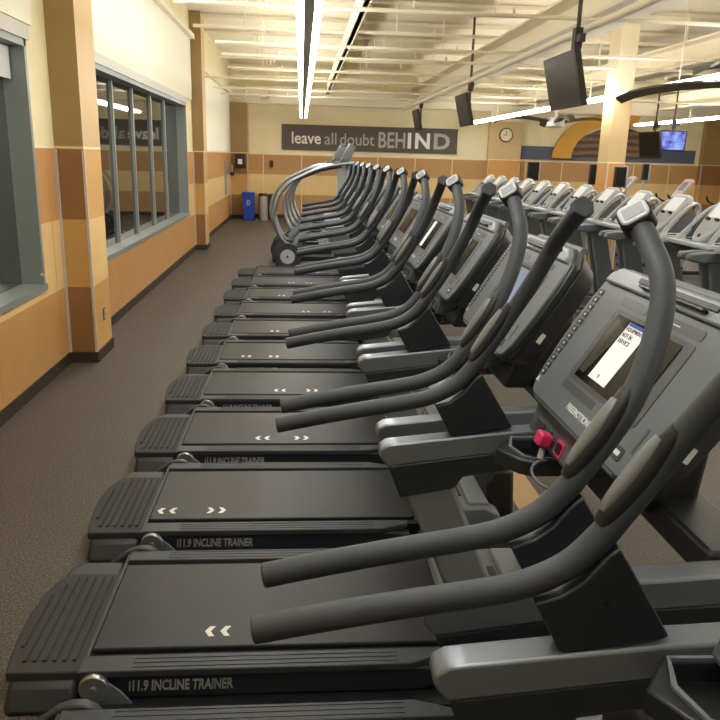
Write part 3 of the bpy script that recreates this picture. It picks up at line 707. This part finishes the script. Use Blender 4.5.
# ------------------------------------------------------------------ televisions on poles
def make_tv(label, x, y, z, rz, tilt, w=.95, h=.56, ztop=3.67, screen='tv_black', group='televisions hung from the ceiling'):
    t = thing('hanging_television', label, 'television', (x, y, 0), rz, group)
    # screen faces -y in local space
    MB().cyl((0, .12, z-.05), (0, .12, ztop), .022, 10).build('ceiling_pole', 'pole', t)
    MB().box(-.05, .05, .08, .16, z+h*.5+.05, z+h*.5+.25).box(.05, .16, .09, .15, z+h*.5+.10, z+h*.5+.18).build('pole_clamp', 'tv_case', t, bev=.008)
    MB().box(-.20, .20, -.02+.10, .22, ztop-.04, ztop).build('ceiling_plate', 'fixture', t)
    ct, st = math.cos(tilt), math.sin(tilt)
    U = (1, 0, 0); V = Vector((0, -st, ct)); N = Vector((0, -ct, -st)); O = (0, 0, z)
    c = MB().fr(O, U, V, N, rrect(-w/2, w/2, -h/2, h/2, .02), -.06, .0).build('case', 'tv_case', t, bev=.006)
    MB().fr(O, U, V, N, rrect(-w/2+.03, w/2-.03, -h/2+.04, h/2-.03, .004), -.001, .003).build('screen', screen, c)
    MB().box(-.12, .12, .05, .13, z-.12, z+.12).build('wall_mount', 'tv_case', t, bev=.008)
    return t
make_tv('dark hanging television nearest the camera, tilted above the consoles', 2.60, 7.8, 2.57, math.radians(-90), math.radians(14), .95, .52, ztop=4.2)
make_tv('dark hanging television in the middle, right of the sign lettering', 2.85, 13.8, 2.63, math.radians(-90), math.radians(14), .95, .55, ztop=4.2)
make_tv('small dark hanging television farthest away in front of the lettered sign', 2.98, 20.3, 2.74, math.radians(-90), math.radians(12), .95, .52, ztop=3.30)
make_tv('lit television with a blue picture hanging near the right side', 9.20, 18.7, 2.37, math.radians(-14), math.radians(4), .62, .50, screen='tv_picture')
make_tv('dark television turned sideways just left of the blue one', 8.60, 18.7, 2.26, math.radians(-80), math.radians(10), .85, .62)

# ------------------------------------------------------------------ big ceiling fans
def fan(label, x, y, z, angs, Lb, r0=.35):
    t = thing('ceiling_fan', label, 'ceiling fan', (x, y, z), group='large ceiling fans')
    MB().cyl((0, 0, -.12), (0, 0, .10), .22, 28).build('hub', 'fixture', t, bev=.02)
    MB().cyl((0, 0, .1), (0, 0, 3.67-z), .04, 12).build('down_rod', 'fixture', t)
    for a in angs:
        ca, sa = math.cos(math.radians(a)), math.sin(math.radians(a))
        m_ = MB(); pts = []
        pr = None
        for k in range(13):
            q = k/12; r = r0*.5+q*Lb; zz = .16*math.sin(math.pi*(.12+q*.74))-.05 - (.04*max(0, (q-.9)/.1) if q > .9 else 0)
            wd = .10*(1-.25*q)
            c_ = Vector((ca*r, sa*r, zz)); sd = Vector((-sa, ca, 0))*wd; h = Vector((0, 0, .025))
            ring = [m_.bm.verts.new(c_-sd-h*2.2), m_.bm.verts.new(c_+sd), m_.bm.verts.new(c_+sd+h), m_.bm.verts.new(c_-sd+h*.4)]
            if pr:
                for i in range(4): m_.bm.faces.new((pr[i], pr[(i+1) % 4], ring[(i+1) % 4], ring[i]))
            else: m_.bm.faces.new(ring)
            pr = ring
        m_.bm.faces.new(pr[::-1])
        m_.build('blade', 'fan_green', t)
    return t
fan('large ceiling fan at right edge with a long dark curved blade', 5.38, 7.9, 2.62, (123.8, 33.8, -56.2, 213.8), 2.2)
fan('ceiling fan beyond the nearest television, thin blades spread flat', 6.25, 18.9, 2.74, (175, 355, 265, 85), 1.35)

# ------------------------------------------------------------------ back wall items
sg = thing('wall_sign', 'long dark grey sign reading leave all doubt BEHIND on the back wall', 'sign', (1.98, YB-.05, 1.93))
MB().box(-2.54, 2.54, 0, .045, 0, .70).build('sign_board', 'sign_board', sg, smooth=False)
def sw(body, px0, px1, z0, h, mt, bold):
    x0 = -2.54+(px0-281.7)*.02881; x1 = -2.54+(px1-281.7)*.02881
    text('sign_word', body, (x0, -.001, z0), (1, 0, 0), (0, 0, 1), x1-x0, h, mt, sg, bold=bold, depth=.008)
sw('leave', 291.7, 320.5, .17, .33, 'sign_white', .012); sw('all', 324, 336, .17, .33, 'sign_grey', .005)
sw('doubt', 339.5, 374, .165, .33, 'sign_grey', .005); sw('BEH', 378, 405, .12, .44, 'sign_grey', .02); sw('I', 407.5, 411, .12, .44, 'sign_white', .03)
sw('N', 415, 430, .12, .44, 'sign_white', .03); sw('D', 434, 450.5, .12, .44, 'sign_grey', .03)
ck = thing('wall_clock', 'round wall clock with dark rim on the tan pilaster', 'clock', (5.90, 22.16, 2.50))
MB().cyl((0, .035, 0), (0, 0, 0), .20, 32).build('case', 'brown_dark', ck, bev=.006)
MB().cyl((0, 0, 0), (0, -.008, 0), .17, 32).build('face', 'clock_face', ck)
MB().box(-.008, .008, -.014, -.008, 0, .11).box(-.08, 0, -.014, -.008, -.008, .008).build('hands', 'brown_dark', ck)
tag(MB().box(6.4, 11.75, YB-.03, YB, 1.84, 2.22).build('wall_graphic', 'panel_blue', smooth=False), 'long blue-grey painted band low on the back wall behind the column', 'wall panel')
ar = MB(); outer = []; inner = []
for k in range(13):
    a = math.radians(180-k*9); outer.append((9.3+1.95*math.cos(a), 1.90+1.30*math.sin(a))); inner.append((9.3+1.38*math.cos(a), 1.90+1.0*math.sin(a)))
for k in range(12):
    ar.poly([(p[0], YB-.12, p[1]) for p in (outer[k], outer[k+1], inner[k+1], inner[k])], [(p[0], YB-.046, p[1]) for p in (outer[k], outer[k+1], inner[k+1], inner[k])])
bmesh.ops.remove_doubles(ar.bm, verts=ar.bm.verts, dist=1e-5)
tag(ar.build('golden_arch', 'arch_gold', smooth=False), 'golden quarter arch rising on the back wall left of the column', 'wall decoration')
mu = [(9.3+1.37*math.cos(math.radians(180-k*15)), 1.95+.86*math.sin(math.radians(180-k*15))) for k in range(13)]
tag(MB().poly([(p[0], YB-.045, p[1]) for p in mu], [(p[0], YB-.031, p[1]) for p in mu]).build('wall_mural', 'mural_paint', smooth=False), 'brown striped mural filling the arch behind the column', 'mural')

# bins, dispenser and small wall items in the far left corner
bn = thing('recycling_bin', 'blue recycling bin standing in the far left corner', 'bin', (-1.455, 21.45, 0))
MB().poly([(-.15, -.15, 0), (.15, -.15, 0), (.15, .15, 0), (-.15, .15, 0)], [(-.175, -.17, .76), (.175, -.17, .76), (.175, .17, .76), (-.175, .17, .76)]).build('body', 'bin_blue', bn, bev=.015)
rs = MB()
for k in range(3):
    a = math.radians(90+120*k); 
    q = [(.055*math.cos(a+d)*1.0, .50+.055*math.sin(a+d)) for d in (-.75, -.3, .3, .75)]
    ii = [(.032*math.cos(a+d), .50+.032*math.sin(a+d)) for d in (.75, .3, -.3, -.75)]
    rs.poly([(p[0], -.171, p[1]) for p in q+ii], [(p[0], -.160, p[1]) for p in q+ii])
rs.box(-.05, .05, -.170, -.160, .41, .425)
rs.build('recycling_mark', 'mark_white', bn, smooth=False)
sb = thing('trash_can', 'silver cylindrical trash can with dark lid right of the blue bin', 'trash can', (-1.05, 21.4, 0))
MB().cyl((0, 0, 0), (0, 0, .66), .12, 28).build('body', 'bin_steel', sb)
MB().cyl((0, 0, .66), (0, 0, .74), .135, 28, .11).build('lid', 'brown_dark', sb, bev=.01)
tag(MB().box(-1.20, -.78, 21.72, 22.05, 0, .70).build('waste_box', 'brown_dark', bev=.015), 'dark brown waste box behind the silver trash can', 'bin')
ds = thing('towel_dispenser', 'dark paper towel dispenser with white label on the far left pilaster', 'dispenser', (-1.70, 21.88, 1.40))
MB().box(-.14, .14, -.14, .018, 0, .38).build('cover', 'brown_dark', ds, bev=.02)
MB().box(-.06, .06, -.148, -.139, .10, .24).build('label_card', 'paper', ds, smooth=False)
hs = thing('soap_dispenser', 'small dark soap dispenser left of the paper towel dispenser', 'dispenser', (-1.93, 21.88, 1.18))
MB().box(-.05, .05, -.09, .018, 0, .10).build('reservoir', 'brown_dark', hs, bev=.01)
MB().box(-.02, .02, -.05, .0, .10, .30).build('pump_stem', 'bin_steel', hs)
th = MB().box(-.90, -.80, YB-.06, YB, 1.44, 1.62).build('wall_phone', 'brown_dark', bev=.01)
tag(th, 'small dark wall box mounted left of the lettered sign', 'wall box')
tag(MB().box(XL, XL+.03, 20.3, 20.55, .74, 1.60).build('wall_strip', 'alu', smooth=False), 'tall narrow grey strip on the left wall near the corner', 'wall strip')
ot = thing('wall_outlet', 'white power outlet on the side of the nearest tiled pillar', 'outlet', (-1.765, 6.76, .37))
MB().box(0, .008, -.035, .035, -.055, .055).build('cover_plate', 'console_face', ot, bev=.003)
MB().box(.008, .012, -.018, .018, .008, .04).box(.008, .012, -.018, .018, -.04, -.008).build('sockets', 'white_grey', ot)
